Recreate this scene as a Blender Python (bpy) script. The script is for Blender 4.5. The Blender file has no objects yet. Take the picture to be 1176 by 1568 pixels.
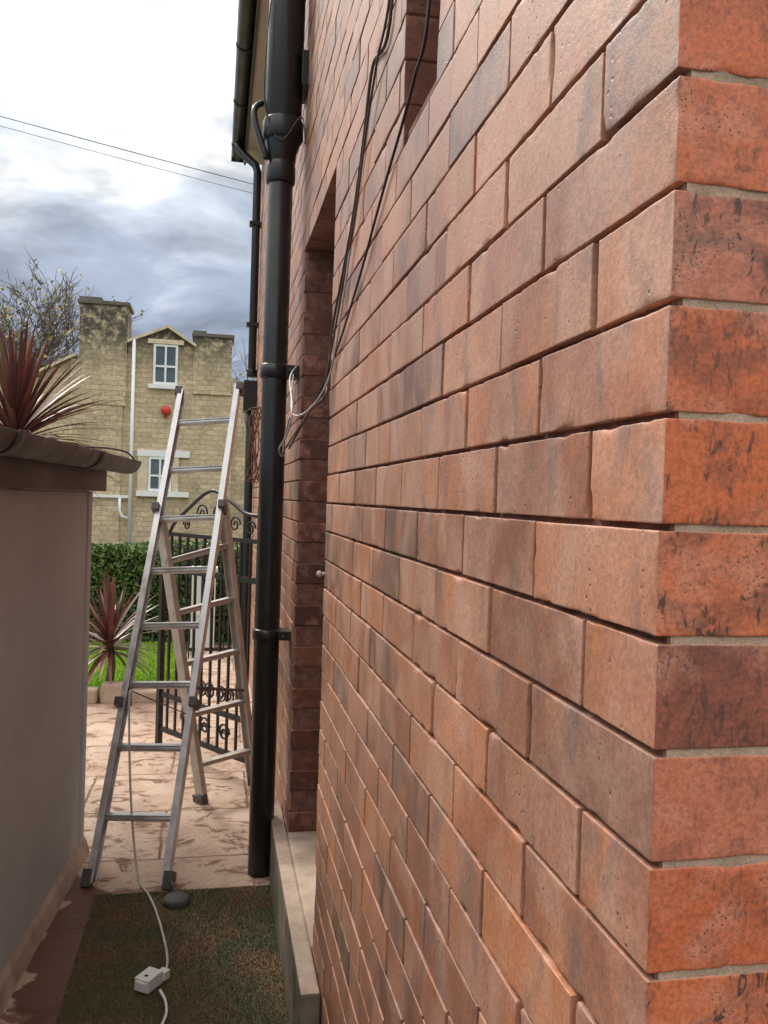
import bpy, math, random
import numpy as np
from mathutils import Matrix, Vector
random.seed(7); RNG=np.random.default_rng(7)
S=bpy.context.scene
rad=math.radians

# ------------------------------------------------------------------ materials
def newmat(name):
    m=bpy.data.materials.new(name); m.use_nodes=True
    nt=m.node_tree; b=nt.nodes["Principled BSDF"]
    return m,nt,b
def N(nt,t,**kw):
    n=nt.nodes.new(t)
    for k,v in kw.items(): setattr(n,k,v)
    return n
def L(nt,a,b): nt.links.new(a,b)
def ramp(nt,stops,fac=None,interp='LINEAR'):
    r=N(nt,'ShaderNodeValToRGB'); r.color_ramp.interpolation=interp
    e=r.color_ramp.elements
    while len(e)<len(stops): e.new(0.5)
    for i,(p,c) in enumerate(stops):
        e[i].position=p
        e[i].color=(c,c,c,1) if not hasattr(c,'__len__') else (*c,1)
    if fac is not None: L(nt,fac,r.inputs[0])
    return r
def noise(nt,vec,scale,detail=6,rough=.6,dist=0):
    n=N(nt,'ShaderNodeTexNoise'); n.inputs['Scale'].default_value=scale
    n.inputs['Detail'].default_value=min(detail,4); n.inputs['Roughness'].default_value=rough
    n.inputs['Distortion'].default_value=dist
    if vec is not None: L(nt,vec,n.inputs['Vector'])
    return n
def mapping(nt,vec,scale=(1,1,1),loc=(0,0,0)):
    m=N(nt,'ShaderNodeMapping'); m.inputs['Scale'].default_value=scale; m.inputs['Location'].default_value=loc
    L(nt,vec,m.inputs['Vector']); return m.outputs[0]
def mix(nt,a,b,fac,mode='MIX'):
    m=N(nt,'ShaderNodeMix',data_type='RGBA',blend_type=mode)
    def setin(sock,v):
        if hasattr(v,'is_output'): L(nt,v,sock)
        elif hasattr(v,'__len__'): sock.default_value=(*v,1)
        else: sock.default_value=(v,v,v,1)
    setin(m.inputs[6],a); setin(m.inputs[7],b)
    if hasattr(fac,'is_output'): L(nt,fac,m.inputs[0])
    else: m.inputs[0].default_value=fac
    return m.outputs[2]
def bump(nt,b,h,strength=.5,dist=.002,prev=None):
    n=N(nt,'ShaderNodeBump'); n.inputs['Strength'].default_value=strength; n.inputs['Distance'].default_value=dist
    L(nt,h,n.inputs['Height'])
    if prev is not None: L(nt,prev.outputs[0],n.inputs['Normal'])
    L(nt,n.outputs[0],b.inputs['Normal']); return n
def math_(nt,op,a,b=None):
    m=N(nt,'ShaderNodeMath',operation=op)
    for i,v in enumerate((a,b)):
        if v is None: continue
        if hasattr(v,'is_output'): L(nt,v,m.inputs[i])
        else: m.inputs[i].default_value=v
    return m.outputs[0]

def simple(name,col,rough=.6,var=.25,scale=8,bs=.3,bd=.002,metal=0,col2=None,bscale=None,spec=.5):
    m,nt,b=newmat(name); tc=N(nt,'ShaderNodeTexCoord').outputs['Object']
    n=noise(nt,tc,scale,7,.65)
    c2=col2 or tuple(c*(1-var) for c in col)
    c1=tuple(min(1,c*(1+var*.4)) for c in col)
    r=ramp(nt,[(.3,c2),(.65,c1)],n.outputs[0]); L(nt,r.outputs[0],b.inputs['Base Color'])
    n2=noise(nt,tc,bscale or scale*8,3,.7)
    bump(nt,b,n2.outputs[0],bs,bd)
    rr=ramp(nt,[(.3,max(0,rough-.12)),(.7,min(1,rough+.12))],n.outputs[0]); L(nt,rr.outputs[0],b.inputs['Roughness'])
    b.inputs['Metallic'].default_value=metal; b.inputs['Specular IOR Level'].default_value=spec
    return m

def brick_side():
    m,nt,b=newmat("brick_side_face"); tc=N(nt,'ShaderNodeTexCoord').outputs['Object']
    a=N(nt,'ShaderNodeAttribute',attribute_name='rnd').outputs['Fac']
    a2=N(nt,'ShaderNodeAttribute',attribute_name='rnd2').outputs['Fac']
    base=ramp(nt,[(0,(.19,.11,.085)),(.12,(.30,.135,.09)),(.35,(.41,.18,.11)),(.6,(.46,.22,.14)),(.8,(.50,.21,.11)),(.92,(.36,.145,.085)),(1,(.23,.145,.115))],a).outputs[0]
    off=N(nt,'ShaderNodeVectorMath',operation='ADD'); L(nt,tc,off.inputs[0])
    cx=N(nt,'ShaderNodeCombineXYZ'); L(nt,math_(nt,'MULTIPLY',a2,37.),cx.inputs[1]); L(nt,cx.outputs[0],off.inputs[1])
    v=off.outputs[0]
    n1=noise(nt,mapping(nt,v,(1,1.5,1)),7,3,.55,.5)
    f1=ramp(nt,[(.40,0.),(.62,1.)],n1.outputs[0]).outputs[0]
    c=mix(nt,base,(.56,.345,.255),math_(nt,'MULTIPLY',f1,.5))
    sepc=N(nt,'ShaderNodeSeparateColor'); L(nt,noise(nt,mapping(nt,v,(1,1.9,.8),(4,2,1)),7.5,4,.62,.6).outputs['Color'],sepc.inputs[0])
    f2=ramp(nt,[(.54,0.),(.66,1.)],sepc.outputs[0]).outputs[0]
    c=mix(nt,c,(.20,.145,.125),math_(nt,'MULTIPLY',f2,.6))
    f3=ramp(nt,[(.54,0.),(.67,1.)],sepc.outputs[1]).outputs[0]
    c=mix(nt,c,(.56,.22,.09),math_(nt,'MULTIPLY',f3,.5))
    n4=noise(nt,tc,170,4,.75)
    f4=ramp(nt,[(.35,.76),(.62,1.10)],n4.outputs[0]).outputs[0]
    c=mix(nt,c,f4,1.,'MULTIPLY')
    # soot and damp staining running over several courses
    big=noise(nt,mapping(nt,tc,(1,1,.5)),2.2,4,.6)
    c=mix(nt,c,ramp(nt,[(.3,.72),(.66,1.12)],big.outputs[0]).outputs[0],1.,'MULTIPLY')
    vo=N(nt,'ShaderNodeTexVoronoi'); vo.inputs['Scale'].default_value=95; L(nt,tc,vo.inputs['Vector'])
    gate=sepc.outputs[2]
    pit=math_(nt,'MULTIPLY',ramp(nt,[(.08,1.),(.20,0.)],vo.outputs['Distance']).outputs[0],ramp(nt,[(.56,0.),(.62,1.)],gate).outputs[0])
    c=mix(nt,c,(.08,.045,.035),math_(nt,'MULTIPLY',pit,.75))
    sc=noise(nt,mapping(nt,tc,(1,38,9)),4,4,.7,.9)
    c=mix(nt,c,(.12,.07,.055),math_(nt,'MULTIPLY',ramp(nt,[(.65,0.),(.70,1.)],sc.outputs[0]).outputs[0],.55))
    L(nt,c,b.inputs['Base Color'])
    rr=ramp(nt,[(.3,.36),(.7,.62)],n1.outputs[0]); L(nt,rr.outputs[0],b.inputs['Roughness'])
    b1=bump(nt,b,n4.outputs[0],.5,.0012)
    b2=bump(nt,b,sc.outputs[0],.3,.0012,b1)
    bump(nt,b,math_(nt,'SUBTRACT',1.,pit),.7,.0015,b2)
    return m
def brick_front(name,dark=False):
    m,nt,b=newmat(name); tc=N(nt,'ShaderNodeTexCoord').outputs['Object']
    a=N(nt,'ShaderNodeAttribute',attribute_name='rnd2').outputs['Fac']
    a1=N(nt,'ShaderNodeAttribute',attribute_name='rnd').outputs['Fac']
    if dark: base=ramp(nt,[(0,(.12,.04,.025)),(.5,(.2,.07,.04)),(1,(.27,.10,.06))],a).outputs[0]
    else: base=ramp(nt,[(0,(.27,.085,.055)),(.25,(.43,.125,.07)),(.5,(.62,.15,.05)),(.75,(.62,.19,.085)),(1,(.50,.18,.12))],a).outputs[0]
    off=N(nt,'ShaderNodeVectorMath',operation='ADD'); L(nt,tc,off.inputs[0])
    cx=N(nt,'ShaderNodeCombineXYZ'); L(nt,math_(nt,'MULTIPLY',a,31.),cx.inputs[0]); L(nt,cx.outputs[0],off.inputs[1]); v=off.outputs[0]
    n1=noise(nt,mapping(nt,v,(1.,1,1.5)),13,4,.64,.7)
    f=ramp(nt,[(.46,0.),(.63,1.)],n1.outputs[0]).outputs[0]
    amt=ramp(nt,[(.1,.35),(.8,.92)],a1).outputs[0]
    c=mix(nt,base,(.11,.05,.042),math_(nt,'MULTIPLY',f,amt))
    n2=noise(nt,mapping(nt,v,(1,1,1),(5,3,2)),18,3,.55,.4)
    c=mix(nt,c,(.66,.32,.22),math_(nt,'MULTIPLY',ramp(nt,[(.50,0.),(.70,1.)],n2.outputs[0]).outputs[0],.5))
    n3=noise(nt,tc,260,3,.7)
    c=mix(nt,c,ramp(nt,[(.35,.70),(.6,1.08)],n3.outputs[0]).outputs[0],1.,'MULTIPLY')
    sc=noise(nt,mapping(nt,v,(2.2,1,.9)),46,3,.65,1.1)
    lowedge=ramp(nt,[(.42,0.),(.52,1.)],n1.outputs[0]).outputs[0]
    c=mix(nt,c,(.055,.033,.028),math_(nt,'MULTIPLY',math_(nt,'MULTIPLY',ramp(nt,[(.56,0.),(.61,1.)],sc.outputs[0]).outputs[0],lowedge),math_(nt,'MULTIPLY',amt,1.)))
    vo=N(nt,'ShaderNodeTexVoronoi'); vo.inputs['Scale'].default_value=260; L(nt,tc,vo.inputs['Vector'])
    pit=math_(nt,'MULTIPLY',ramp(nt,[(.12,1.),(.28,0.)],vo.outputs['Distance']).outputs[0],ramp(nt,[(.55,0.),(.62,1.)],n2.outputs[0]).outputs[0])
    c=mix(nt,c,(.06,.03,.025),math_(nt,'MULTIPLY',pit,.7))
    L(nt,c,b.inputs['Base Color']); b.inputs['Roughness'].default_value=.6
    b1=bump(nt,b,n3.outputs[0],.5,.0008); bump(nt,b,math_(nt,'SUBTRACT',1.,pit),.5,.001,b1)
    return m
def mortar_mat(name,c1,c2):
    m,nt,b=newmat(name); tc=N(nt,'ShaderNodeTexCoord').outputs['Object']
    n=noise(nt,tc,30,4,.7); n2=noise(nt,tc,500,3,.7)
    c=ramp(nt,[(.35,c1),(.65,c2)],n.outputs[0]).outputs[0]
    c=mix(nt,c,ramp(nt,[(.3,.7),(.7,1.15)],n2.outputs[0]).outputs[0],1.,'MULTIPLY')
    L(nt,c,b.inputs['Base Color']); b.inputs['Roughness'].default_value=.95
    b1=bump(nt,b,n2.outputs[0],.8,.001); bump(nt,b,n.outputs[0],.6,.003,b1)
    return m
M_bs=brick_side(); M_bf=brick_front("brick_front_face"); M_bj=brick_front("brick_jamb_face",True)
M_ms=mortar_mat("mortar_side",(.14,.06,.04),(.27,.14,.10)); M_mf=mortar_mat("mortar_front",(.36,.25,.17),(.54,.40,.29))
M_black=simple("black_pvc",(.010,.010,.012),.34,.3,6,.12,.001,col2=(.024,.023,.022))
M_blackdull=simple("weathered_black_plastic",(.05,.044,.044),.5,.3,9,.3,.001,col2=(.09,.08,.075))
M_brownfascia=simple("fascia_paint",(.095,.078,.072),.55,.3,5,.2,.001)
M_render=simple("painted_render",(.58,.62,.64),.85,.12,3,.5,.0015,bscale=120)
M_roof=simple("roof_felt",(.10,.10,.11),.9,.3,8,.5,.003)
M_cream=simple("cream_soffit",(.58,.53,.52),.6,.1,4,.1,.001)
M_alu=simple("aluminium",(.62,.62,.61),.42,.25,14,.2,.0005,metal=.6,col2=(.42,.42,.42))
M_alud=simple("dull_aluminium",(.48,.43,.38),.55,.3,14,.2,.0005,metal=.3)
M_white=simple("white_plastic",(.75,.74,.71),.45,.08,20,.05,.0005)
M_whitedirty=simple("off_white_cable",(.55,.52,.47),.5,.2,20,.05,.0005)
M_iron=simple("wrought_iron",(.02,.02,.021),.45,.3,20,.3,.001)
M_conc=simple("concrete",(.56,.45,.36),.9,.3,7,.6,.003,col2=(.33,.24,.18))
M_moss=simple("mossy_concrete",(.24,.20,.15),.95,.3,9,.7,.004,col2=(.10,.10,.06))
M_red=simple("red_plastic",(.6,.04,.025),.5,.2,6,.1,.001)
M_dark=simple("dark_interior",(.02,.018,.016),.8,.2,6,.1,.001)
M_door=simple("brown_door_paint",(.10,.045,.03),.5,.3,6,.2,.001)
M_glass=simple("window_glass",(.10,.13,.16),.08,.3,2,.02,.001)
M_frame=simple("white_frame",(.80,.80,.79),.4,.06,6,.05,.001)
M_bark=simple("bark",(.15,.125,.10),.9,.3,6,.5,.01)
M_rust=simple("rusty_vine",(.16,.075,.04),.8,.4,20,.5,.002)

# ------------------------------------------------------------------ mesh builder
class MB:
    def __init__(s): s.v=[];s.f=[];s.m=[];s.sm=[]
    def add(s,v,f,m=0,smooth=False):
        o=len(s.v); s.v+= [tuple(p) for p in v]; s.f+=[tuple(i+o for i in q) for q in f]
        s.m+=[m]*len(f); s.sm+=[smooth]*len(f)
    def box(s,a,b,m=0,M=None):
        x0,y0,z0=a;x1,y1,z1=b
        v=[Vector(p) for p in [(x0,y0,z0),(x1,y0,z0),(x1,y1,z0),(x0,y1,z0),(x0,y0,z1),(x1,y0,z1),(x1,y1,z1),(x0,y1,z1)]]
        if M is not None: v=[M@p for p in v]
        s.add(v,[(0,3,2,1),(4,5,6,7),(0,1,5,4),(1,2,6,5),(2,3,7,6),(3,0,4,7)],m)
    def beam(s,p,q,w,h,up=(0,0,1),m=0):
        p=Vector(p);q=Vector(q);d=(q-p);ln=d.length;d.normalize()
        u=Vector(up);sd=d.cross(u)
        if sd.length<1e-4: sd=d.cross(Vector((1,0,0)))
        sd.normalize();u=sd.cross(d).normalized()
        M=Matrix(((sd.x,d.x,u.x,p.x),(sd.y,d.y,u.y,p.y),(sd.z,d.z,u.z,p.z),(0,0,0,1)))
        s.box((-w/2,0,-h/2),(w/2,ln,h/2),m,M)
    def tube(s,pts,r,seg=8,m=0,smoothpath=0,caps=True):
        pts=[Vector(p) for p in pts]
        if smoothpath: pts=catmull(pts,smoothpath)
        n=len(pts); rs=r if hasattr(r,'__len__') else [r]*n
        if len(rs)!=n: rs=[rs[0]+(rs[-1]-rs[0])*i/(n-1) for i in range(n)]
        v=[];f=[];prev=None
        for i in range(n):
            t=(pts[min(i+1,n-1)]-pts[max(i-1,0)])
            if t.length<1e-9:t=Vector((0,0,1))
            t.normalize()
            if prev is None:
                a=Vector((0,0,1)) if abs(t.z)<.9 else Vector((1,0,0))
                u=t.cross(a).normalized()
            else:
                u=(prev-t*prev.dot(t)); u=u.normalized() if u.length>1e-6 else t.orthogonal().normalized()
            prev=u; w=t.cross(u)
            for k in range(seg):
                an=2*math.pi*k/seg; v.append(pts[i]+(u*math.cos(an)+w*math.sin(an))*rs[i])
        for i in range(n-1):
            for k in range(seg):
                a=i*seg+k;b=i*seg+(k+1)%seg; f.append((a,b,b+seg,a+seg))
        if caps: f.append(tuple(range(seg))[::-1]); f.append(tuple((n-1)*seg+k for k in range(seg)))
        s.add(v,f,m,True)
    def obj(s,name,mats,parent=None,bevel=0,loc=None):
        me=bpy.data.meshes.new(name); me.from_pydata(s.v,[],s.f); 
        for m in mats: me.materials.append(m)
        me.polygons.foreach_set('material_index',s.m); me.polygons.foreach_set('use_smooth',s.sm); me.update()
        o=bpy.data.objects.new(name,me); S.collection.objects.link(o)
        if parent: o.parent=parent
        if bevel:
            b=o.modifiers.new('bevel','BEVEL'); b.width=bevel; b.segments=2; b.limit_method='ANGLE'; b.angle_limit=rad(50)
        return o
def catmull(p,k):
    out=[];n=len(p)
    for i in range(n-1):
        a=p[max(i-1,0)];b=p[i];c=p[i+1];d=p[min(i+2,n-1)]
        for j in range(k):
            t=j/k; out.append(.5*((2*b)+(c-a)*t+(2*a-5*b+4*c-d)*t*t+(3*b-a-3*c+d)*t**3))
    out.append(p[-1]); return out
def empty(name,loc=(0,0,0),rot=0):
    o=bpy.data.objects.new(name,None); o.location=loc; o.rotation_euler=(0,0,rot); S.collection.objects.link(o); return o
def npmesh(name,V,F,mats,attrs=None,smooth=False,parent=None,midx=None):
    me=bpy.data.meshes.new(name); nv=len(V);nf=len(F);k=F.shape[1]
    me.vertices.add(nv); me.vertices.foreach_set('co',V.astype(np.float32).ravel())
    me.loops.add(nf*k); me.loops.foreach_set('vertex_index',F.astype(np.int32).ravel())
    me.polygons.add(nf); me.polygons.foreach_set('loop_start',(np.arange(nf)*k).astype(np.int32))
    if midx is not None: me.polygons.foreach_set('material_index',midx.astype(np.int32))
    me.polygons.foreach_set('use_smooth',np.full(nf,smooth))
    for m in mats: me.materials.append(m)
    me.update(calc_edges=True); me.validate()
    for a,v in (attrs or {}).items():
        at=me.attributes.new(a,'FLOAT','POINT'); at.data.foreach_set('value',v.astype(np.float32))
    o=bpy.data.objects.new(name,me); S.collection.objects.link(o)
    if parent:o.parent=parent
    return o

# ------------------------------------------------------------------ numpy noise
def _h(i,j,k):
    n=(i*374761393+j*668265263+k*2147483647+1013)&0xffffffff
    n=((n^(n>>13))*1274126177)&0xffffffff
    return ((n^(n>>16))&0xffff)/65535.
def vnoise(P):
    I=np.floor(P).astype(np.int64); f=P-I; f=f*f*(3-2*f); x,y,z=I.T; fx,fy,fz=f.T
    def l(a,b,t): return a+(b-a)*t
    return l(l(l(_h(x,y,z),_h(x+1,y,z),fx),l(_h(x,y+1,z),_h(x+1,y+1,z),fx),fy),
             l(l(_h(x,y,z+1),_h(x+1,y,z+1),fx),l(_h(x,y+1,z+1),_h(x+1,y+1,z+1),fx),fy),fz)
def fbm(P,o=3):
    s=0;a=.5;t=0
    for i in range(o): s=s+a*vnoise(P*2**i+17.3*i);t+=a;a*=.5
    return s/t

# ------------------------------------------------------------------ BRICK HOUSE
WX=.295; CY=.52; CH=.0765; MOD=.235; Z0=.063; J=.0065
house=empty("brick_house")
def axis_pts(Ln,lod):
    if lod==0: e=[0,.0008,.002,.0045,.008]; step=.009
    elif lod==1: e=[0,.0015,.005]; step=.03
    else: e=[0,.003]; step=9
    e=[q for q in e if q<Ln*.45]
    inner=Ln-2*e[-1]; n=max(1,int(round(inner/step)))
    mid=[e[-1]+inner*i/n for i in range(1,n)]
    return np.array(e+mid+[Ln-q for q in e[::-1]])
_tc={}
def template(size,lod):
    key=(tuple(round(s,4) for s in size),lod)
    if key in _tc: return _tc[key]
    ax=[axis_pts(s,lod) for s in size]
    V=[];F=[];off=0
    def grid(fix,val,u,v,flip):
        nonlocal off
        A,B=np.meshgrid(ax[u],ax[v],indexing='ij'); P=np.zeros((A.size,3)); P[:,u]=A.ravel();P[:,v]=B.ravel();P[:,fix]=val
        nu,nv=A.shape; i=np.arange(nu-1)[:,None]*nv+np.arange(nv-1)[None,:]; i=i.ravel()+off
        q=np.stack([i,i+nv,i+nv+1,i+1],1)
        if flip:q=q[:,::-1]
        V.append(P);F.append(q);off+=len(P)
    grid(0,0,1,2,True); grid(1,0,0,2,False); grid(1,size[1],0,2,True); grid(2,0,0,1,True); grid(2,size[2],0,1,False)
    V=np.concatenate(V);F=np.concatenate(F)
    k=np.round(V*1e5).astype(np.int64); _,idx,inv=np.unique(k,axis=0,return_index=True,return_inverse=True)
    inv=inv.ravel(); V=V[idx];F=inv[F]
    _tc[key]=(V,F); return V,F
VV=[];FF=[];A1=[];A2=[];MI=[];voff=0
def add_brick(org,size,front=False,lod=None):
    """front: the brick has an exposed -Y face (1 = facing brick, 2 = door jamb)"""
    global voff
    org=np.array(org,float);size=np.array(size,float)
    c=org+size/2; d=np.linalg.norm(c-np.array([0,0,1.45]))
    if lod is None:
        lod=0 if (d<1.3 and abs(c[2]-1.45)<.95 and c[1]<1.7) else (1 if d<3.4 else 2)
    V,F=template(tuple(size),lod)
    P=V.copy(); W=P+org
    rn=RNG.random(2)
    if lod<2:
        th=.60 if front==1 else .64
        n=fbm(W*150+rn[0]*50,2); n2=fbm(W*40,2)
        r=.0006+.004*np.clip(n-.55,0,1)+.030*np.clip(n2-th,0,1)
        r=np.minimum(r,.007)
    else: r=np.full(len(P),.0014)
    r=np.minimum(r,size.min()*.4)[:,None]
    inner=np.clip(P,r,size-r)
    dv=P-inner; ln=np.linalg.norm(dv,axis=1,keepdims=True); nn=dv/np.maximum(ln,1e-9)
    Q=inner+nn*np.minimum(r,ln)
    if lod<2:
        Q=Q+nn*((fbm(W*16+rn[0]*9,2)-.5)*.0009+(fbm(W*170,2)-.5)*.0009)[:,None]
    j=(RNG.random(3)-.5)
    Q[:,0]+=j[0]*.0026+(Q[:,1]-size[1]/2)*j[1]*.010
    Q[:,2]+=(Q[:,1]-size[1]/2)*j[2]*.009
    Q=Q+org
    mi=np.zeros(len(F),int)
    if front:
        a=Q[F[:,0]];b=Q[F[:,1]];cc=Q[F[:,2]]; nrm=np.cross(b-a,cc-a); nrm/=np.linalg.norm(nrm,axis=1,keepdims=True)+1e-12
        mi[nrm[:,1]<-.6]=front
    VV.append(Q);FF.append(F+voff);voff+=len(Q);A1.append(np.full(len(Q),rn[0]));A2.append(np.full(len(Q),rn[1]));MI.append(mi)
YEND=7.2; D=.11
openings=[(2.28,3.09,.22,2.36),(1.19,1.415,2.08,3.2)]
ncourse=int((4.25-Z0)/CH)
for k in range(-1,ncourse):
    z=Z0+k*CH; h=CH-J+.0012
    first=MOD/2 if k%2==0 else MOD
    ys=[CY]; y=CY+first
    while y<YEND-.03: ys.append(y+(random.random()-.5)*.009); y+=MOD
    ys.append(YEND)
    for i in range(len(ys)-1):
        a,b=ys[i],ys[i+1]-J
        segs=[(a,b)]
        for (o0,o1,oz0,oz1) in openings:
            if z+CH*.5>oz0 and z+CH*.5<oz1:
                ns=[]
                for (s0,s1) in segs:
                    if s1<=o0 or s0>=o1: ns.append((s0,s1)); continue
                    if s0<o0: ns.append((s0,o0))
                    if s1>o1: ns.append((o1,s1))
                segs=ns
        for (s0,s1) in segs:
            if s1-s0<.022: continue
            corner=(i==0)
            dx=D
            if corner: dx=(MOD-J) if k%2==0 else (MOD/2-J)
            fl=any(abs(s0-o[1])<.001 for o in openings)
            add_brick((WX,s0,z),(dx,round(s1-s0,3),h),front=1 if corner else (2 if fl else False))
    x=WX+(MOD if k%2==0 else MOD/2)
    while x<2.6:
        add_brick((x,CY,z),(MOD-J,.1,h),front=1,lod=1 if x<.5 else 2); x+=MOD
npmesh("bricks",np.concatenate(VV),np.concatenate(FF),[M_bs,M_bf,M_bj],{'rnd':np.concatenate(A1),'rnd2':np.concatenate(A2)},True,house,np.concatenate(MI))
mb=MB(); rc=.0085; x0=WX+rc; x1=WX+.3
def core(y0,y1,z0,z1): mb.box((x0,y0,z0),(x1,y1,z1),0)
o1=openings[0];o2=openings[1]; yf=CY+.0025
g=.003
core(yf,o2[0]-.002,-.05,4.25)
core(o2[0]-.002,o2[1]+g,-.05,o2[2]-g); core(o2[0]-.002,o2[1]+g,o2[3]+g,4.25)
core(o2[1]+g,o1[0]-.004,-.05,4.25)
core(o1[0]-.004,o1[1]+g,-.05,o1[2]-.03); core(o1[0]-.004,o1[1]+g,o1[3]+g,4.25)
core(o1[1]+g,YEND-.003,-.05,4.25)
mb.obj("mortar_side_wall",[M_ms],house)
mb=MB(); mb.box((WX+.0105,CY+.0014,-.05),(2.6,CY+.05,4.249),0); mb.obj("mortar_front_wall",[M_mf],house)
mb=MB(); mb.box((x1,CY+.06,-.04),(5.5,YEND-.004,4.24),0); mb.obj("inner_walls",[M_conc],house)
mb=MB(); mb.add([(.10,CY-.3,4.30),(.10,YEND+.12,4.30),(2.9,YEND+.12,6.0),(2.9,CY-.3,6.0),(5.7,YEND+.12,4.30),(5.7,CY-.3,4.30)],[(0,3,2,1),(3,5,4,2),(0,1,2,4,5,3)],0)
mb.obj("slate_roof",[M_roof],house)
mb=MB(); mb.box((.155,CY-.2,4.252),(WX+.03,YEND+.05,4.268),0); mb.box((.150,CY-.2,4.235),(.168,YEND+.05,4.34),1)
mb.obj("soffit",[M_cream,M_brownfascia],house,.002)
def half_gutter(mb,x,z,y0,y1,r,m=0,th=.003):
    n=10; v=[];f=[]
    for y in (y0,y1):
        for rr in (r,r-th):
            for i in range(n+1):
                a=math.pi+math.pi*i/n; v.append((x+rr*math.cos(a),y,z+rr*math.sin(a)))
    k=n+1
    for i in range(n):
        f.append((i,i+1,2*k+i+1,2*k+i)); f.append((k+i,3*k+i,3*k+i+1,k+i+1)); f.append((i,k+i,k+i+1,i+1)); f.append((2*k+i,2*k+i+1,3*k+i+1,3*k+i))
    f.append((0,2*k,3*k,k)); f.append((n,k+n,3*k+n,2*k+n))
    mb.add(v,f,m,True)
mb=MB(); half_gutter(mb,.098,4.33,CY-.2,YEND+.1,.052)
for i in range(9): half_gutter(mb,.098,4.33,.8+i*.78,.83+i*.78,.057)
mb.box((.046,YEND+.10,4.275),(.15,YEND+.106,4.333),0)
mb.tube([(.098,6.95,4.30),(.105,6.94,4.24),(.16,6.90,4.17),(.235,6.85,4.09),(.252,6.83,4.03),(.252,6.83,2.42)],.032,12)
mb.tube([(.252,6.83,2.46),(.252,6.83,2.40)],.042,12)
mb.box((.19,6.72,2.12),(.292,6.90,2.36),0)
mb.tube([(.252,6.83,2.14),(.252,6.83,.05)],.034,12)
for z in (3.6,2.8): mb.box((.20,6.79,z),(.293,6.87,z+.03),0)
mb.obj("gutter_and_downpipe",[M_black],house,.002)
mb=MB()
fx=WX+.112
mb.box((fx,2.284,.225),(fx+.06,2.35,2.355),0); mb.box((fx,3.02,.225),(fx+.06,3.088,2.355),0); mb.box((fx+.001,2.35,2.28),(fx+.06,3.02,2.354),0)
mb.obj("door_frame",[M_door],house,.003)
mb=MB(); mb.box((fx+.03,2.352,.23),(fx+.07,3.018,2.278),0)
for (a,b) in ((.35,.95),(1.1,2.1)):
    for (c,d) in ((2.42,2.66),(2.71,2.95)): mb.box((fx+.022,c,a),(fx+.031,d,b),0)
mb.tube([(fx+.03,2.42,1.2),(fx-.0,2.42,1.2),(fx-.0,2.52,1.2)],.008,8,1)
mb.obj("door",[M_door,M_alu],house,.004)
mb=MB(); mb.box((.240,2.07,-.02),(WX-.004,3.42,.216),0); mb.box((WX-.0045,2.285,.14),(.46,3.088,.220),0)
mb.m[2]=1; mb.m[5]=1
mb.obj("door_step",[M_conc,M_moss],house,.008)
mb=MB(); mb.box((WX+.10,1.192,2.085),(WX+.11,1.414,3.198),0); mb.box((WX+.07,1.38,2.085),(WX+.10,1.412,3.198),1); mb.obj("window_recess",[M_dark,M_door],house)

# ------------------------------------------------------------------ soil pipe
mb=MB(); px,py=.207,3.25
mb.tube([(px,py,0),(px,py,2.72)],.0475,28); mb.tube([(px,py,2.64),(px,py,2.655),(px,py,2.70),(px,py,2.72)],[.053,.056,.056,.053],28)
mb.tube([(px,py,1.90),(px,py,1.905),(px,py,1.95),(px,py,1.955)],[.05,.0555,.0555,.05],28)
mb.tube([(px,py,.90),(px,py,.905),(px,py,.94),(px,py,.945)],[.05,.0555,.0555,.05],28)
mb.tube([(px,py,2.715),(px,py,2.76),(px+.004,py,2.80),(px+.004,py,2.83)],[.053,.058,.068,.071],28)
mb.tube([(px+.004,py,2.83),(px+.012,py,4.22)],.069,28)
mb.tube([(px+.004,py,2.80),(px+.004,py,2.812),(px+.004,py,2.87),(px+.004,py,2.88)],[.072,.077,.077,.072],28)
mb.box((.245,3.20,1.905),(WX,3.30,1.95)); mb.box((.245,3.20,.905),(WX,3.30,.94)); mb.box((.27,3.17,2.99),(WX,3.33,3.12))
mb.tube([(.262,3.17,1.925),(.262,3.215,1.925)],.009,10); mb.tube([(.262,3.17,.92),(.262,3.215,.92)],.009,10)
mb.tube([(.15,3.22,2.72),(.10,3.25,2.90),(.15,3.3,2.97)],.012,10,0,5)
mb.obj("soil_pipe",[M_black],None,.002)

# ------------------------------------------------------------------ cables on wall
def cable(name,pts,r,mat,k=8,seg=8):
    mb=MB(); mb.tube(pts,r,seg,0,k); return mb.obj(name,[mat])
def wp(y,z,o=.006): return (WX-o,y,z)
M_cab=simple("grimy_cable_sheath",(.06,.042,.035),.55,.3,20,.1,.0005,col2=(.12,.08,.06))
cable("wall_cable",[wp(1.50,3.0),wp(1.52,2.36),wp(1.71,2.335),wp(1.80,2.22),wp(1.91,2.10),wp(2.06,2.0),wp(2.22,1.90),wp(2.25,1.78,.01),wp(2.22,1.72,.02),wp(2.35,1.70,.04),wp(2.6,1.66,.05),wp(2.95,1.62,.05)],.0034,M_cab)
cable("wall_cable",[wp(1.49,3.0,.008),wp(1.505,2.42,.01),wp(1.63,2.30,.012),wp(1.74,2.22,.01),wp(1.86,2.08,.01),wp(2.0,1.98,.01),wp(2.18,1.85,.01),wp(2.26,1.73,.02)],.0026,M_cab)
cable("wall_cable",[wp(1.20,2.6),wp(1.225,2.19),wp(1.31,2.12),wp(1.40,2.08),wp(1.50,2.045),wp(1.64,1.99),wp(1.76,1.94),wp(2.0,1.86),wp(2.23,1.79,.01),wp(2.4,1.70,.04),wp(2.8,1.62,.07),wp(3.0,1.60,.07)],.0027,M_black)
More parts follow.
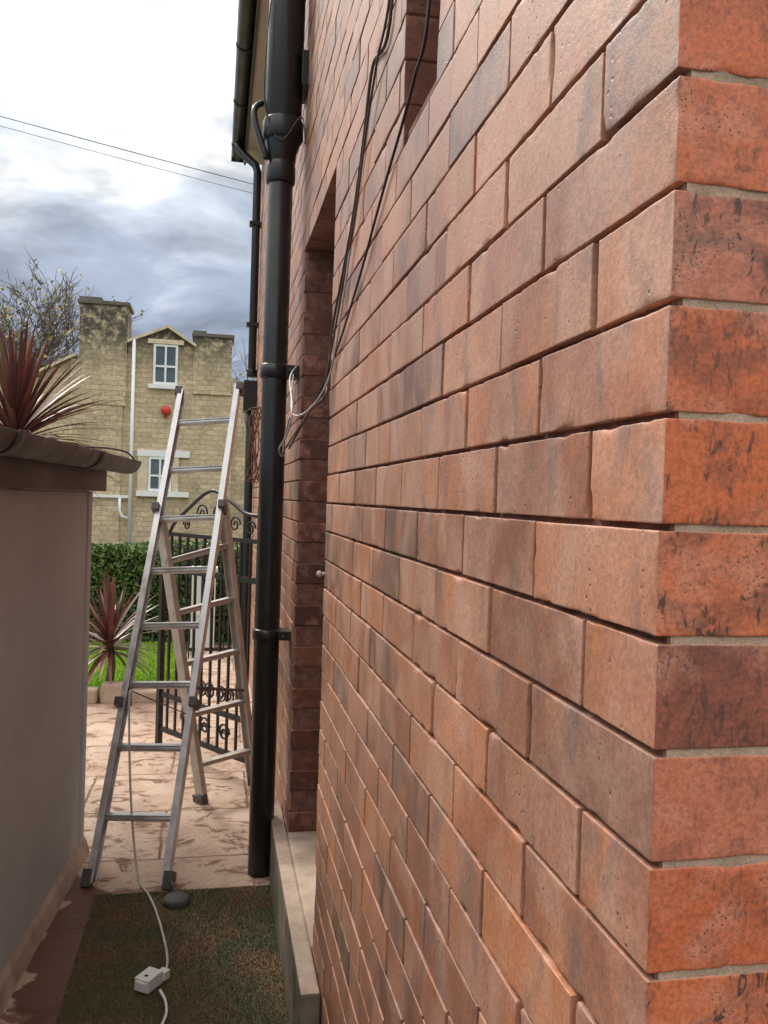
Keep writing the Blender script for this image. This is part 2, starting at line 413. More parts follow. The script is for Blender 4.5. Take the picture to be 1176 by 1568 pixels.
cable("wall_cable",[wp(1.9,2.06,.008),wp(2.05,1.90,.008),wp(2.2,1.78,.01),wp(2.3,1.72,.03),wp(2.55,1.70,.05),wp(2.9,1.75,.05),wp(3.1,1.90,.03)],.0026,M_whitedirty)
cable("coiled_cable",[wp(3.1,1.93,.02),wp(3.0,1.87,.05),wp(2.75,1.74,.06),wp(2.8,1.66,.07),wp(3.0,1.62,.08),wp(3.12,1.60,.06),wp(3.05,1.65,.06),wp(2.85,1.72,.06)],.003,M_whitedirty)
cable("bell_wire",[(.15,3.2,3.3),(.135,3.2,3.1),(.14,3.2,2.9),(.20,3.18,2.78),(.27,3.15,2.86),(.285,3.12,2.75)],.0025,M_blackdull)
mb=MB(); mb.tube([(WX+.004,2.27,1.245),(WX-.010,2.27,1.245)],.005,10); mb.tube([(WX-.008,2.27,1.245),(WX-.013,2.27,1.245),(WX-.019,2.27,1.245),(WX-.022,2.27,1.245)],[.005,.009,.008,.004],14); mb.obj("wall_tie_knob",[M_conc])
cable("wire_tangle",[(.22+.07*math.sin(i*1.7)*(.6+.4*math.sin(i)),5.0+.10*math.sin(i*1.1),1.75+.22*math.cos(i*1.31+.4*math.sin(i*.7))) for i in range(34)],.0032,M_rust,6,6)

# ------------------------------------------------------------------ outbuilding on the left
ob=empty("rendered_outbuilding",(-.487,3.50,0),rad(-4.4))
mb=MB(); mb.box((-2.8,-5.2,-.02),(0,0,1.45)); mb.obj("walls",[M_render],ob,.006)
mb=MB(); mb.box((-.002,-.055,.0),(.008,.004,1.449)); mb.obj("corner_bead",[M_render],ob,.003)
mb=MB(); mb.add([(.0,-5.2,-.01),(.03,-5.2,-.01),(.03,.03,-.01),(0,.03,-.01),(.0,-5.2,.07),(.012,-5.2,.05),(.012,.03,.05),(0,.03,.07)],[(0,3,2,1),(4,5,6,7),(0,1,5,4),(1,2,6,5),(2,3,7,6),(3,0,4,7)],0); mb.obj("wall_skirt",[M_conc],ob)
mb=MB(); mb.box((-2.9,-5.3,1.4505),(.055,.03,1.545),0); mb.obj("fascia",[M_brownfascia],ob,.004)
mb=MB(); mb.add([(.085,-5.3,1.575),(.085,.06,1.575),(-2.95,.06,1.73),(-2.95,-5.3,1.73),(.085,-5.3,1.59),(.085,.06,1.59),(-2.95,.06,1.745),(-2.95,-5.3,1.745)],[(0,1,2,3),(4,7,6,5),(0,4,5,1),(1,5,6,2),(2,6,7,3),(3,7,4,0)],0); mb.obj("felt_roof",[M_roof],ob,.003)
mb=MB(); half_gutter(mb,.112,1.58,-5.3,.16,.055); 
for y in (-4.2,-3.3,-2.4,-1.5,-.62): half_gutter(mb,.112,1.582,y,y+.05,.061)
mb.box((.055,-5.2,1.55),(.07,.04,1.578),0)
mb.tube([(.06,-.45,1.60),(.10,-.2,1.612),(.14,.0,1.605),(.155,.13,1.56),(.15,.16,1.55)],.004,6,0,5)
mb.obj("eaves_gutter",[M_blackdull],ob,.001)

# ------------------------------------------------------------------ ground, patio, lawn, turf
def sheet(name,x0,y0,x1,y1,z,mat):
    mb=MB(); mb.add([(x0,y0,z),(x1,y0,z),(x1,y1,z),(x0,y1,z)],[(0,1,2,3)],0); return mb.obj(name,[mat])
M_ground=simple("field_ground",(.10,.12,.05),.95,.3,.6,.5,.02)
sheet("ground",-400,-400,400,400,-.012,M_ground)
def patio_mat():
    m,nt,b=newmat("patio_slabs"); tc=N(nt,'ShaderNodeTexCoord').outputs['Object']
    br=N(nt,'ShaderNodeTexBrick'); br.inputs['Scale'].default_value=1; br.inputs['Brick Width'].default_value=.74; br.inputs['Row Height'].default_value=.52
    br.inputs['Mortar Size'].default_value=.006; br.inputs['Mortar Smooth'].default_value=.3; br.inputs['Bias'].default_value=0
    br.inputs['Color1'].default_value=(.64,.50,.39,1); br.inputs['Color2'].default_value=(.55,.41,.31,1); br.inputs['Mortar'].default_value=(.22,.15,.10,1)
    wob=noise(nt,tc,5,3); v=N(nt,'ShaderNodeVectorMath',operation='ADD'); sc=N(nt,'ShaderNodeVectorMath',operation='SCALE'); sc.inputs['Scale'].default_value=.03
    L(nt,wob.outputs['Color'],sc.inputs[0]); L(nt,sc.outputs[0],v.inputs[0]); L(nt,mapping(nt,tc,(1,1,1),(.17,.2,0)),v.inputs[1]); L(nt,v.outputs[0],br.inputs['Vector'])
    n=noise(nt,tc,5,4,.7,.6); c=mix(nt,br.outputs[0],(.44,.28,.20),ramp(nt,[(.44,0.),(.66,.75)],n.outputs[0]).outputs[0])
    n3=noise(nt,mapping(nt,tc,(1,1.5,1),(3.3,1.2,0)),6.5,4,.75,.9)
    c=mix(nt,c,(.20,.10,.06),ramp(nt,[(.53,0.),(.60,.85)],n3.outputs[0]).outputs[0])
    n2=noise(nt,tc,90,3,.7); c=mix(nt,c,ramp(nt,[(.3,.78),(.7,1.1)],n2.outputs[0]).outputs[0],1.,'MULTIPLY')
    sp=N(nt,'ShaderNodeSeparateXYZ'); L(nt,tc,sp.inputs[0])
    n4=noise(nt,tc,6,3,.5)
    e=math_(nt,'ADD',math_(nt,'MULTIPLY',math_(nt,'SUBTRACT',n4.outputs[0],.5),.26),sp.outputs[0])
    mx=ramp(nt,[(.0,0.),(.010,1.)],math_(nt,'ADD',e,.52)).outputs[0]
    my=ramp(nt,[(0.,1.),(.02,0.)],math_(nt,'SUBTRACT',math_(nt,'ADD',sp.outputs[1],e),2.80)).outputs[0]
    wet=math_(nt,'MULTIPLY',mx,my)
    c=mix(nt,c,(.12,.05,.032),math_(nt,'MULTIPLY',wet,.92))
    L(nt,c,b.inputs['Base Color']); 
    rr=ramp(nt,[(0,.85),(1,.62)],wet); L(nt,rr.outputs[0],b.inputs['Roughness']); b.inputs['Specular IOR Level'].default_value=.3
    b1=bump(nt,b,n2.outputs[0],.5,.002); bump(nt,b,math_(nt,'SUBTRACT',1.,br.outputs[1]),.8,.006,b1)
    return m
M_patio=patio_mat()
sheet("patio",-4,-3,5,6.0,0,M_patio)
sheet("garden_path",-.22,6.0,1.6,8.3,-.004,M_patio)
def grassmat(name,c1,c2,c3,rough=.7,patch=None):
    m,nt,b=newmat(name); a=N(nt,'ShaderNodeAttribute',attribute_name='rnd').outputs['Fac']; tc=N(nt,'ShaderNodeTexCoord').outputs['Object']
    c=ramp(nt,[(0,c1),(.5,c2),(1,c3)],a).outputs[0]
    if patch:
        n=noise(nt,tc,4.5,4,.7,.5); c=mix(nt,c,patch,ramp(nt,[(.42,0.),(.62,.75)],n.outputs[0]).outputs[0])
    L(nt,c,b.inputs['Base Color']); b.inputs['Roughness'].default_value=rough
    return m
def blades(name,x0,y0,x1,y1,n,h,w,mat,z=0.,lean=.6):
    bx=RNG.uniform(x0,x1,n); by=RNG.uniform(y0,y1,n); 
    a=RNG.uniform(0,2*math.pi,n); hh=h*RNG.uniform(.5,1.,n); la=RNG.uniform(0,2*math.pi,n); ll=lean*hh*RNG.random(n)
    V=np.zeros((n,3,3)); V[:,0]=np.stack([bx-np.cos(a)*w/2,by-np.sin(a)*w/2,np.full(n,z)],1); V[:,1]=np.stack([bx+np.cos(a)*w/2,by+np.sin(a)*w/2,np.full(n,z)],1)
    V[:,2]=np.stack([bx+np.cos(la)*ll,by+np.sin(la)*ll,z+hh],1)
    base=[(x0,y0,z+.001),(x1,y0,z+.001),(x1,y1,z+.001),(x0,y0,z+.001),(x1,y1,z+.001),(x0,y1,z+.001)]
    VV=np.concatenate([V.reshape(-1,3),np.array(base)]); r=np.concatenate([np.repeat(RNG.random(n),3),np.zeros(6)])
    return npmesh(name,VV,np.arange(len(VV)).reshape(-1,3),[mat],{'rnd':r})
M_turf=grassmat("turf_fibres",(.075,.075,.03),(.105,.105,.04),(.16,.155,.065),.8,(.18,.095,.05))
blades("artificial_turf",-.385,.6,.238,3.13,150000,.009,.0024,M_turf,.004)
M_lawn=grassmat("lawn_grass",(.14,.27,.02),(.30,.52,.04),(.48,.66,.08),.7)
blades("lawn",-4,6.15,-.24,8.4,60000,.035,.012,M_lawn,-.004)

def leafmass(name,n,sampler,size,mat,parent=None):
    C=sampler(n); u=RNG.normal(size=(n,3)); u/=np.linalg.norm(u,axis=1,keepdims=True); w=RNG.normal(size=(n,3)); w-=u*(w*u).sum(1,keepdims=True); w/=np.linalg.norm(w,axis=1,keepdims=True)
    s=(size*RNG.uniform(.6,1.2,n))[:,None]
    V=np.stack([C-u*s,C+w*s*.5,C+u*s,C-w*s*.5],1).reshape(-1,3)
    return npmesh(name,V,np.arange(4*n).reshape(-1,4),[mat],{'rnd':np.repeat(RNG.random(n),4)},False,parent)
M_hedge=grassmat("hedge_leaves",(.045,.085,.025),(.10,.18,.05),(.22,.30,.09),.5)
hx0,hx1,hy0,hy1,hh=-4.5,2.2,8.5,9.2,.92
def hs(n):
    P=np.zeros((n,3)); x=RNG.uniform(hx0,hx1,n); t=RNG.random(n); d=RNG.random(n)**2*.12
    front=t<.62
    P[:,0]=x; P[:,1]=np.where(front,hy0+d,RNG.uniform(hy0,hy1,n)); P[:,2]=np.where(front,RNG.uniform(-.01,hh,n),hh-d)
    b=(fbm(P*3.1,3)-.5)*.16; P[:,1]-=np.where(front,b,0); P[:,2]+=np.where(front,0,b)
    return P
hedge=empty("hedge"); leafmass("leaves",52000,hs,.028,M_hedge,hedge)
mb=MB(); mb.box((hx0,hy0+.09,0),(hx1,hy1-.05,hh-.09)); mb.obj("branches_core",[simple("hedge_core",(.012,.018,.008),1,.3,9)],hedge)

mb=MB()
for i in range(16):
    x=-3.4+i*.205+random.uniform(-.02,.02)
    mb.box((x,6.0,-.01),(x+.19,6.13+random.uniform(-.02,.02),.10+random.uniform(-.025,.03)),0)
mb.obj("stone_edging",[M_conc],None,.015)
mb=MB()
mb.box((-.20,8.1,0),(.02,8.3,.72)); mb.box((-.215,8.085,.72),(.035,8.315,.76)); mb.box((-.20,8.095,.30),(.02,8.102,.34))
mb.obj("gate_pillar",[M_frame],None,.008)
mb=MB()
mb.box((.42,8.1,0),(.64,8.3,.80)); mb.box((.405,8.085,.80),(.655,8.315,.84)); mb.obj("gate_pillar",[M_frame],None,.008)

# ------------------------------------------------------------------ cordylines
def leafstrip(mb,base,d,ln,w,droop,m=0,segs=7):
    d=Vector(d).normalized(); side=d.cross(Vector((0,0,1)))
    if side.length<.05: side=Vector((1,0,0))
    side.normalize(); v=[];f=[];p=Vector(base);dd=d.copy()
    for i in range(segs+1):
        t=i/segs; ww=w*(.55+.9*t)*(1-t)**.7 if t<1 else 0
        ww=max(ww,.0006); up=side.cross(dd).normalized()
        v+=[p-side*ww+up*ww*.35,p.copy(),p+side*ww+up*ww*.35]
        p=p+dd*(ln/segs); dd=(dd+Vector((0,0,-droop/segs))).normalized()
    for i in range(segs):
        a=i*3; f+=[(a,a+1,a+4,a+3),(a+1,a+2,a+5,a+4)]
    mb.add(v,f,m,True)
def cordyline(name,x,y,zc,R,n,w,cols):
    mb=MB(); mb.tube([(x,y,0),(x+.02,y+.01,zc*.5),(x,y,zc)],[.055,.045,.04] if zc>1 else [.03,.028,.025],9,0)
    for i in range(n):
        t=i/n; el=rad(85-105*t+random.uniform(-8,8)); az=i*2.39996+random.uniform(-.2,.2)
        d=(math.cos(el)*math.cos(az),math.cos(el)*math.sin(az),math.sin(el))
        leafstrip(mb,(x,y,zc-.02-.1*t),d,R*random.uniform(.8,1.1),w*random.uniform(.8,1.2),.25+.5*t,1+(random.random()<.35)+(random.random()<.15))
    return mb.obj(name,[M_bark]+cols)
M_c1=simple("cordyline_burgundy",(.13,.05,.045),.42,.3,9,.1,.001); M_c2=simple("cordyline_red",(.25,.095,.07),.42,.3,9,.1,.001); M_c3=simple("cordyline_green",(.18,.15,.07),.45,.3,9,.1,.001)
cordyline("cordyline_plant",-1.10,5.0,1.78,.60,240,.020,[M_c1,M_c2,M_c3])
cordyline("cordyline_plant",-.72,6.28,.42,.48,85,.022,[M_c1,M_c2,M_c3])

# ------------------------------------------------------------------ ladder
mb=MB()
FL=Vector((-.424,3.235,.0));FR=Vector((-.132,3.18,.0));TL=Vector((-.191,4.30,1.955));TR=Vector((.103,4.24,1.985))
nrm=(FR-FL).cross(TL-FL).normalized()
def channel(a,b,w=.024,h=.062,m=0,side=1):
    mb.beam(a,b,.003,h,nrm,m)
    sd=(FR-FL).normalized()*side
    for s in (-1,1):
        off=nrm*(s*(h/2-.0015))+sd*(w/2)
        mb.beam(a+off,b+off,w,.003,nrm,m)
def P(a,b,t): return a+(b-a)*t
channel(FL,TL,side=1); channel(FR,TR,side=-1)
ladder_ts=[.105,.222,.335,.45,.565,.68,.795,.915]
for t in ladder_ts:
    a=P(FL,TL,t);b=P(FR,TR,t); mb.tube([a,b],.0145,8,0); 
    mb.beam(a+Vector((0,0,.012)),b+Vector((0,0,.012)),.030,.006,(0,0,1),0)
for (a,b) in ((FL,TL),(FR,TR)):
    d=(b-a).normalized(); mb.beam(a-d*.012,a+d*.05,.034,.075,nrm,1); mb.beam(b-d*.03,b+d*.012,.032,.068,nrm,1)
for t in (.30,.70):
    for (a,b) in ((FL,TL),(FR,TR)):
        q=P(a,b,t); mb.beam(q-nrm*.035,q+nrm*.055,.03,.035,(0,0,1),1)
HL=P(FL,TL,.68)+Vector((0.01,.04,0));HR=P(FR,TR,.72)+Vector((.0,.04,0)); RL=Vector((-.03,4.03,0));RR=Vector((.232,4.24,0))
n2=(RR-RL).cross(HL-RL).normalized()
for (a,b,sd) in ((RL,HL,1),(RR,HR,-1)):
    mb.beam(a,b,.006,.055,n2,2); s=(RR-RL).normalized()*sd*.012
    mb.beam(a+s+n2*.026,b+s+n2*.026,.024,.004,n2,2); mb.beam(a+s-n2*.026,b+s-n2*.026,.024,.004,n2,2)
    d=(b-a).normalized(); mb.beam(a-d*.01,a+d*.04,.034,.07,n2,1)
for t in (.13,.31,.49,.67,.85):
    a=P(RL,HL,t);b=P(RR,HR,t); mb.tube([a,b],.013,8,2); mb.beam(a+Vector((0,0,.012)),b+Vector((0,0,.012)),.04,.006,(0,0,1),2)
mb.tube([P(FL,TL,.33),P(RL,HL,.3)+Vector((0,0,.02)),],.003,6,1); mb.tube([P(FR,TR,.33),P(RR,HR,.35)],.008,6,1)
q=P(FL,TL,.655); mb.beam(q-nrm*.05,q-nrm*.03,.02,.05,(0,0,1),3)
mb.obj("stepladder",[M_alu,M_blackdull,M_alud,M_red],None,.0008)

# ------------------------------------------------------------------ iron gate
g0=Vector((-.285,4.99,0));g1=Vector((.228,4.27,0)); gd=(g1-g0); gl=gd.length; gd.normalize()
def gp(s,z,o=0): return g0+gd*s+Vector((0,0,z))+Vector((-gd.y,gd.x,0))*o
mb=MB()
mb.beam(gp(0,0),gp(0,1.16),.03,.03,gd); mb.beam(gp(gl,0),gp(gl,1.40),.03,.03,gd)
for z in (.10,.30,1.02): mb.beam(gp(0,z),gp(gl,z),.012,.03)
top=[gp(0,1.14),gp(gl*.10,1.27),gp(gl*.25,1.36),gp(gl*.5,1.47),gp(gl*.7,1.42),gp(gl*.85,1.36),gp(gl,1.35)]
mb.tube(top,.010,8,0,8)
mb.beam(gp(0.02,1.22),gp(gl,1.22),.010,.022)
nb=11
for i in range(1,nb):
    s=gl*i/nb; zt=1.22; mb.beam(gp(s,.10),gp(s,zt),.012,.012,gd)
def scroll(s,z,R,turns=1.6,flip=1,fz=1,r=.005):
    pts=[]
    for i in range(26):
        t=i/25; a=t*turns*2*math.pi; rr=R*(1-t*.85); pts.append(gp(s+flip*rr*math.cos(a),z+fz*rr*math.sin(a),.002))
    mb.tube(pts,r,6,0)
for (s,z,R) in ((gl*.42,1.345,.055),(gl*.58,1.345,.055),(gl*.25,1.28,.035),(gl*.75,1.30,.045),(gl*.9,1.285,.04)): scroll(s,z,R,flip=-1 if s<gl/2 else 1)
for s in (.3,.5,.7):
    for fz in (1,-1):
        scroll(gl*s-.04,1.12,.035,flip=1,fz=fz); scroll(gl*s+.04,1.12,.035,flip=-1,fz=fz)
        scroll(gl*s-.04,.40,.045,flip=1,fz=fz); scroll(gl*s+.04,.40,.045,flip=-1,fz=fz); scroll(gl*s,.20,.05,flip=fz,fz=1)
mb.obj("wrought_iron_gate",[M_iron])
g0=Vector((-.20,7.6,0));g1=Vector((.9,7.6,0)); gd=(g1-g0); gl=gd.length; gd.normalize(); mb=MB()
mb.beam(gp(0,.08),gp(gl,.08),.012,.03); mb.beam(gp(0,.9),gp(gl,.9),.012,.03)
for i in range(12): mb.beam(gp(gl*i/11,0),gp(gl*i/11,1.0),.014,.014,gd)
mb.obj("iron_railing",[M_iron])

# ------------------------------------------------------------------ extension lead
mb=MB()
rung=Vector((-.315,3.50,.63))
mb.tube([rung+Vector((.0,.05,-.05)),rung+Vector((0,.01,.022)),rung+Vector((.0,-.03,-.06)),(-.292,3.36,.30),(-.262,3.28,.08),(-.235,3.20,.010),(-.20,3.10,.014),(-.165,2.97,.018),(-.13,2.80,.018),(-.108,2.66,.018),(-.108,2.58,.022),(-.125,2.545,.028)],.0042,10,0,8)
mb.tube([(-.118,2.47,.024),(-.10,2.42,.02),(-.095,2.36,.018),(-.11,2.27,.018),(-.11,2.15,.018),(-.05,2.0,.018),(.05,1.7,.018)],.0042,10,1,8)
M=Matrix.Translation((-.150,2.52,.012))@Matrix.Rotation(rad(-35),4,'Z')
mb.obj("extension_cable",[M_whitedirty,M_white])
mb=MB(); mb.box((-.025,-.038,0),(.025,.028,.036),0,M); mb.box((-.018,-.044,.004),(.018,-.038,.030),0,M); mb.box((.004,.028,.006),(.032,.052,.030),0,M)
mb.box((-.006,-.02,.0361),(.006,-.012,.0375),1,M)
mb.obj("socket_connector",[M_white,M_dark],None,.005)
mb=MB(); mb.tube([(-.097,3.03,.0),(-.097,3.03,.004),(-.097,3.03,.022),(-.097,3.03,.030),(-.097,3.03,.033)],[.04,.046,.046,.040,.012],24); mb.tube([(-.10,3.07,.02),(-.11,3.11,.03),(-.125,3.15,.03)],.008,8,0,4)
mb.obj("rubber_weight",[simple("grey_rubber",(.08,.08,.076),.7,.3,30,.4,.002)])

# ------------------------------------------------------------------ stone house
sh=empty("stone_house")
def stone():
    m,nt,b=newmat("coursed_stone"); tc=N(nt,'ShaderNodeTexCoord').outputs['Object']
    sp=N(nt,'ShaderNodeSeparateXYZ'); L(nt,tc,sp.inputs[0]); cb=N(nt,'ShaderNodeCombineXYZ'); L(nt,math_(nt,'ADD',sp.outputs[0],sp.outputs[1]),cb.inputs[0]); L(nt,sp.outputs[2],cb.inputs[1])
    wv=N(nt,'ShaderNodeVectorMath',operation='ADD'); ws=N(nt,'ShaderNodeVectorMath',operation='SCALE'); ws.inputs['Scale'].default_value=.07
    L(nt,noise(nt,cb.outputs[0],2.2,3).outputs['Color'],ws.inputs[0]); L(nt,ws.outputs[0],wv.inputs[0]); L(nt,cb.outputs[0],wv.inputs[1])
    br=N(nt,'ShaderNodeTexBrick'); br.inputs['Scale'].default_value=1; br.inputs['Brick Width'].default_value=.30; br.inputs['Row Height'].default_value=.125
    br.inputs['Mortar Size'].default_value=.007; br.inputs['Mortar Smooth'].default_value=.6
    br.inputs['Color1'].default_value=(.68,.54,.35,1); br.inputs['Color2'].default_value=(.52,.41,.27,1); br.inputs['Mortar'].default_value=(.40,.33,.23,1)
    L(nt,wv.outputs[0],br.inputs['Vector'])
    n=noise(nt,tc,1.3,4,.65); c=mix(nt,br.outputs[0],(.27,.22,.155),ramp(nt,[(.50,0.),(.72,.7)],n.outputs[0]).outputs[0])
    zz=N(nt,'ShaderNodeMapRange'); zz.inputs[1].default_value=4.3; zz.inputs[2].default_value=5.4; zz.inputs[4].default_value=1.; L(nt,sp.outputs[2],zz.inputs[0])
    n2=noise(nt,tc,5,4,.75); c=mix(nt,c,(.10,.088,.07),math_(nt,'MULTIPLY',zz.outputs[0],ramp(nt,[(.38,.2),(.53,1.)],n2.outputs[0]).outputs[0]))
    n3=noise(nt,tc,12,4,.75); c=mix(nt,c,ramp(nt,[(.3,.66),(.7,1.18)],n3.outputs[0]).outputs[0],1.,'MULTIPLY')
    L(nt,c,b.inputs['Base Color']); b.inputs['Roughness'].default_value=.95
    b1=bump(nt,b,math_(nt,'SUBTRACT',1.,br.outputs[1]),.6,.015); bump(nt,b,n3.outputs[0],.8,.02,b1)
    return m
M_stone=stone(); M_ash=simple("dressed_stone",(.66,.56,.40),.9,.25,4,.5,.01); M_soot=simple("sooty_stone",(.15,.13,.11),.95,.3,5,.5,.01)
def prism(mb,poly,y0,y1,m=0):
    n=len(poly); v=[(x,y0,z) for x,z in poly]+[(x,y1,z) for x,z in poly]
    f=[tuple(range(n)),tuple(range(2*n-1,n-1,-1))]+[(i,i+n,(i+1)%n+n,(i+1)%n) for i in range(n)]
    mb.add(v,f,m)
mb=MB()
prism(mb,[(-4.3,-.1),(.36,-.1),(.36,4.45),(-.61,5.16),(-1.30,5.60),(-2.26,5.18),(-2.26,4.9),(-3.5,4.75),(-4.3,4.30)],22,26)
prism(mb,[(.362,-.1),(4.5,-.1),(4.5,3.9),(.362,4.15)],22.15,26)
mb.obj("stone_walls",[M_stone],sh)
mb=MB()
mb.box((-3.42,21.93,3.6),(-2.28,22.9,6.08),0); mb.box((-3.47,21.88,6.08),(-2.23,22.95,6.17),1); mb.box((-3.44,21.9,6.17),(-2.9,22.93,6.25),1)
mb.box((-3.62,21.95,-.1),(-2.35,22.0,4.7),0)
mb.box((-.66,21.95,4.0),(.30,22.8,5.45),0); mb.box((-.71,21.9,5.45),(.35,22.85,5.54),1); mb.box((-.68,21.92,5.54),(-.35,22.83,5.60),1)
mb.box((-.5,21.98,5.0),(-.36,22.0,5.3),1)
for (x,z,y) in ((-3.1,6.22,22.4),(-2.6,6.17,22.4)): mb.tube([(x,y,z),(x,y,z+.10)],[.13,.11],10,1)
mb.obj("chimneys",[M_stone,M_soot],sh,.03)
mb=MB()
def slope(x0,z0,x1,z1,m,y0=21.88,y1=26.1,t=.07):
    prism(mb,[(x0,z0),(x1,z1),(x1,z1+t),(x0,z0+t)],y0,y1,m)
slope(-2.27,5.18,-1.30,5.61,1,21.88,22.2); slope(-1.30,5.61,-.6,5.17,1,21.88,22.2)
slope(-4.4,4.28,-3.48,4.78,1,21.88,22.3)
mb.add([(-6.5,22.2,4.0),(-3.45,22.2,4.72),(-3.45,25,5.15),(-6.5,25,4.9)],[(0,1,2,3)],0)
mb.obj("roof_and_coping",[simple("old_slate",(.045,.045,.05),1.,.3,6,.3,.005,spec=0.),M_ash],sh)
mb=MB(); prism(mb,[(-6.5,-.1),(-4.31,-.1),(-4.31,4.25),(-6.5,3.95)],22.3,26); mb.obj("side_wing",[M_stone],sh)
def window(mb,x0,z0,x1,z1,y=22.0,transom=.45):
    mb.box((x0,y-.012,z0),(x1,y-.004,z1),1)
    t=.06
    for a,b in (((x0,z0),(x1,z0+t)),((x0,z1-t),(x1,z1)),((x0,z0+t),(x0+t,z1-t)),((x1-t,z0+t),(x1,z1-t))): mb.box((a[0],y-.05,a[1]),(b[0],y-.013,b[1]),0)
    xm=(x0+x1)/2; mb.box((xm-.025,y-.048,z0+t),(xm+.025,y-.014,z1-t),0)
    zm=z0+(z1-z0)*transom; mb.box((x0+t,y-.046,zm-.025),(x1-t,y-.016,zm+.025),0)
mb=MB()
window(mb,-1.64,4.19,-1.04,5.20); window(mb,-1.69,1.50,-1.12,2.36)
mb.box((-1.75,21.9,4.08),(-.93,21.99,4.185),0); mb.box((-1.78,21.93,5.205),(-.9,21.99,5.32),2)
mb.box((-1.97,21.94,2.365),(-.68,21.99,2.53),0); mb.box((-1.97,21.88,1.36),(-.68,21.99,1.495),0)
mb.box((-1.95,21.95,1.496),(-1.70,21.99,2.364),2) ; mb.box((-1.11,21.95,1.496),(-.95,21.99,2.364),2)
mb.box((-3.62,21.90,1.30),(-2.15,21.94,1.37),0)
mb.obj("windows",[M_frame,M_glass,M_ash],sh,.004)
mb=MB()
mb.tube([(-2.11,21.92,5.28),(-2.11,21.92,0)],.045,8); mb.tube([(-2.35,21.86,1.30),(-2.35,21.86,1.0),(-2.30,21.86,.85),(-2.15,21.88,.8)],.035,8)
mb.obj("white_downpipe",[M_frame],sh)
mb=MB(); mb.tube([(-1.30,21.90,3.54),(-1.30,21.93,3.54),(-1.30,21.99,3.54)],[.11,.12,.12],20); mb.box((-1.33,21.96,3.36),(-1.27,21.99,3.44)); mb.obj("red_alarm_box",[M_red],sh)

# ------------------------------------------------------------------ bare trees
M_ylw=simple("spring_leaves",(.34,.28,.06),.6,.3,9,.1,.001)
def bare_tree(name,x,y,H,n0=7,seed=1,leafn=900,levels=5,sp=.95):
    rnd=random.Random(seed); mb=MB(); tips=[]
    def grow(p,d,ln,r,lev):
        k=4 if lev<4 else 2; pts=[p.copy()]; q=p.copy(); dd=d.copy()
        for i in range(k):
            dd=(dd+Vector((rnd.uniform(-.16,.16),rnd.uniform(-.16,.16),rnd.uniform(-.06,.14)))).normalized(); q=q+dd*(ln/k); pts.append(q.copy())
        mb.tube(pts,[r*(1-.45*i/k) for i in range(k+1)],5 if lev<2 else 3,0,0,False)
        if lev>=levels: tips.append(q.copy()); return
        nb=rnd.choice((3,4)) if lev else n0
        for j in range(nb):
            t=1 if j==0 else rnd.uniform(.35,1); a=pts[min(k,int(t*k))]
            ax=Vector((rnd.uniform(-1,1),rnd.uniform(-1,1),rnd.uniform(-.3,.3))).normalized()
            nd=(dd+ax*rnd.uniform(.45,sp)+Vector((0,0,.10))).normalized()
            grow(a,nd,ln*rnd.uniform(.60,.78),max(r*.52,.012),lev+1)
    grow(Vector((x,y,0)),Vector((0,0,1)),H*.40,H*.022,0)
    for i in range(leafn):
        c=rnd.choice(tips)+Vector((rnd.gauss(0,.1),rnd.gauss(0,.1),rnd.gauss(0,.1))); u=Vector((rnd.gauss(0,1),rnd.gauss(0,1),rnd.gauss(0,1))).normalized()*.055; w=u.orthogonal()
        mb.add([c-u,c+w,c+u,c-w],[(0,1,2,3)],1)
    return mb.obj(name,[M_bark,M_ylw])
bare_tree("bare_tree",-6.2,30,9.0,9,3,1600,6,1.1)
bare_tree("bare_tree",-2.5,36,8.6,5,5,300,4)
bare_tree("bare_tree",.9,36,8.0,5,8,300,4)
bare_tree("bare_tree",-8.2,33,9.4,8,11,900,6,1.1)

mb=MB()
for dz,dy in ((0,0),(.28,1.2)):
    pts=[]
    for i in range(31):
        t=i/30; x=-12+19*t; z=8.75-.168*(x+12)-.9*4*t*(1-t)*.15+dz; pts.append((x,14+dy,z))
    mb.tube(pts,.007 if dz==0 else .005,5,0)
mb.obj("overhead_wires",[M_blackdull])
for x,z in ((-12,9.2),(7,6.2)):
    mb=MB(); mb.tube([(x,14.5,0),(x,14.5,z)],[.13,.10],10); mb.beam((x,13.8,z-.25),(x,15.4,z-.25),.08,.08); mb.obj("utility_pole",[M_bark])

# ------------------------------------------------------------------ camera, light, world
cam=bpy.data.objects.new("camera",bpy.data.cameras.new("camera")); S.collection.objects.link(cam)
R=Matrix.Rotation(rad(-11.3),4,'Z')@Matrix.Rotation(rad(90-.8),4,'X')@Matrix.Rotation(rad(1.8),4,'Z')
cam.matrix_world=Matrix.Translation((0,0,1.45))@R
cam.data.sensor_fit='VERTICAL'; cam.data.sensor_height=36; cam.data.lens=36*1290/1568; cam.data.clip_start=.02; cam.data.clip_end=2000
S.camera=cam
AZ,EL=-30,44
sun=bpy.data.objects.new("sun",bpy.data.lights.new("sun",'SUN')); S.collection.objects.link(sun)
sun.data.energy=2.6; sun.data.angle=rad(10); sun.data.color=(1,.92,.82)
sd=Vector((math.sin(rad(AZ))*math.cos(rad(EL)),math.cos(rad(AZ))*math.cos(rad(EL)),math.sin(rad(EL))))
sun.rotation_euler=sd.to_track_quat('Z','Y').to_euler()
w=bpy.data.worlds.new("World"); S.world=w; w.use_nodes=True; nt=w.node_tree; nt.nodes.clear()
out=N(nt,'ShaderNodeOutputWorld'); sky=N(nt,'ShaderNodeTexSky',sky_type='NISHITA'); sky.sun_disc=False; sky.sun_elevation=rad(EL); sky.sun_rotation=rad(AZ)
bg1=N(nt,'ShaderNodeBackground'); L(nt,sky.outputs[0],bg1.inputs[0]); bg1.inputs[1].default_value=.10
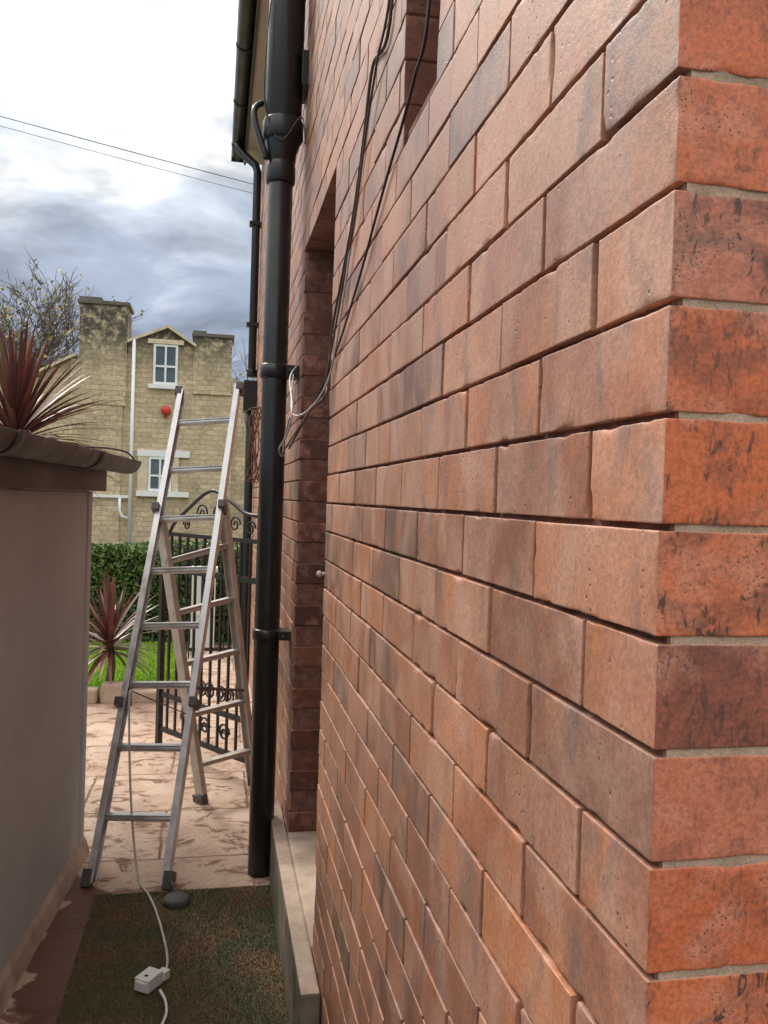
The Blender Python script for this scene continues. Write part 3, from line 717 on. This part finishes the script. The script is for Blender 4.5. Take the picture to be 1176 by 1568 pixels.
tc=N(nt,'ShaderNodeTexCoord').outputs['Generated']; sp=N(nt,'ShaderNodeSeparateXYZ'); L(nt,tc,sp.inputs[0])
zc=math_(nt,'ADD',math_(nt,'MAXIMUM',sp.outputs[2],0),.22)
cb=N(nt,'ShaderNodeCombineXYZ'); L(nt,math_(nt,'DIVIDE',sp.outputs[0],zc),cb.inputs[0]); L(nt,math_(nt,'DIVIDE',sp.outputs[1],zc),cb.inputs[1])
n1=noise(nt,mapping(nt,cb.outputs[0],(1,1,1),(2.3,.4,0)),2.6,4,.6,.5); n2=noise(nt,mapping(nt,cb.outputs[0],(1,1,1),(7,3,0)),3.6,4,.6,.4)
zz=math_(nt,'ADD',sp.outputs[2],math_(nt,'MULTIPLY',math_(nt,'SUBTRACT',n1.outputs[0],.5),.42))
tone=ramp(nt,[(0,(.58,.63,.70)),(.08,(.44,.50,.60)),(.16,(.27,.32,.42)),(.26,(.34,.40,.51)),(.335,(.56,.62,.71)),(.39,(.92,.93,.95)),(.46,(1.2,1.2,1.2)),(.65,(1.9,1.85,1.78)),(1,(1.75,1.75,1.75))],zz).outputs[0]
bri=ramp(nt,[(.35,.76),(.60,1.18)],n2.outputs[0]).outputs[0]; c=mix(nt,tone,bri,1.,'MULTIPLY')
dp=N(nt,'ShaderNodeVectorMath',operation='DOT_PRODUCT'); L(nt,tc,dp.inputs[0]); dp.inputs[1].default_value=tuple(sd)
gl_=math_(nt,'POWER',math_(nt,'MAXIMUM',dp.outputs['Value'],0),14.); c=mix(nt,c,(.7,.68,.64),gl_,'ADD')
bg2=N(nt,'ShaderNodeBackground'); L(nt,c,bg2.inputs[0]); bg2.inputs[1].default_value=1.15
ms=N(nt,'ShaderNodeMixShader'); mask=ramp(nt,[(.33,.55),(.45,1.)],n1.outputs[0]).outputs[0]; L(nt,mask,ms.inputs[0]); L(nt,bg1.outputs[0],ms.inputs[1]); L(nt,bg2.outputs[0],ms.inputs[2]); L(nt,ms.outputs[0],out.inputs[0])
S.view_settings.view_transform='Standard'; S.view_settings.look='None'; S.view_settings.exposure=0; S.view_settings.gamma=1
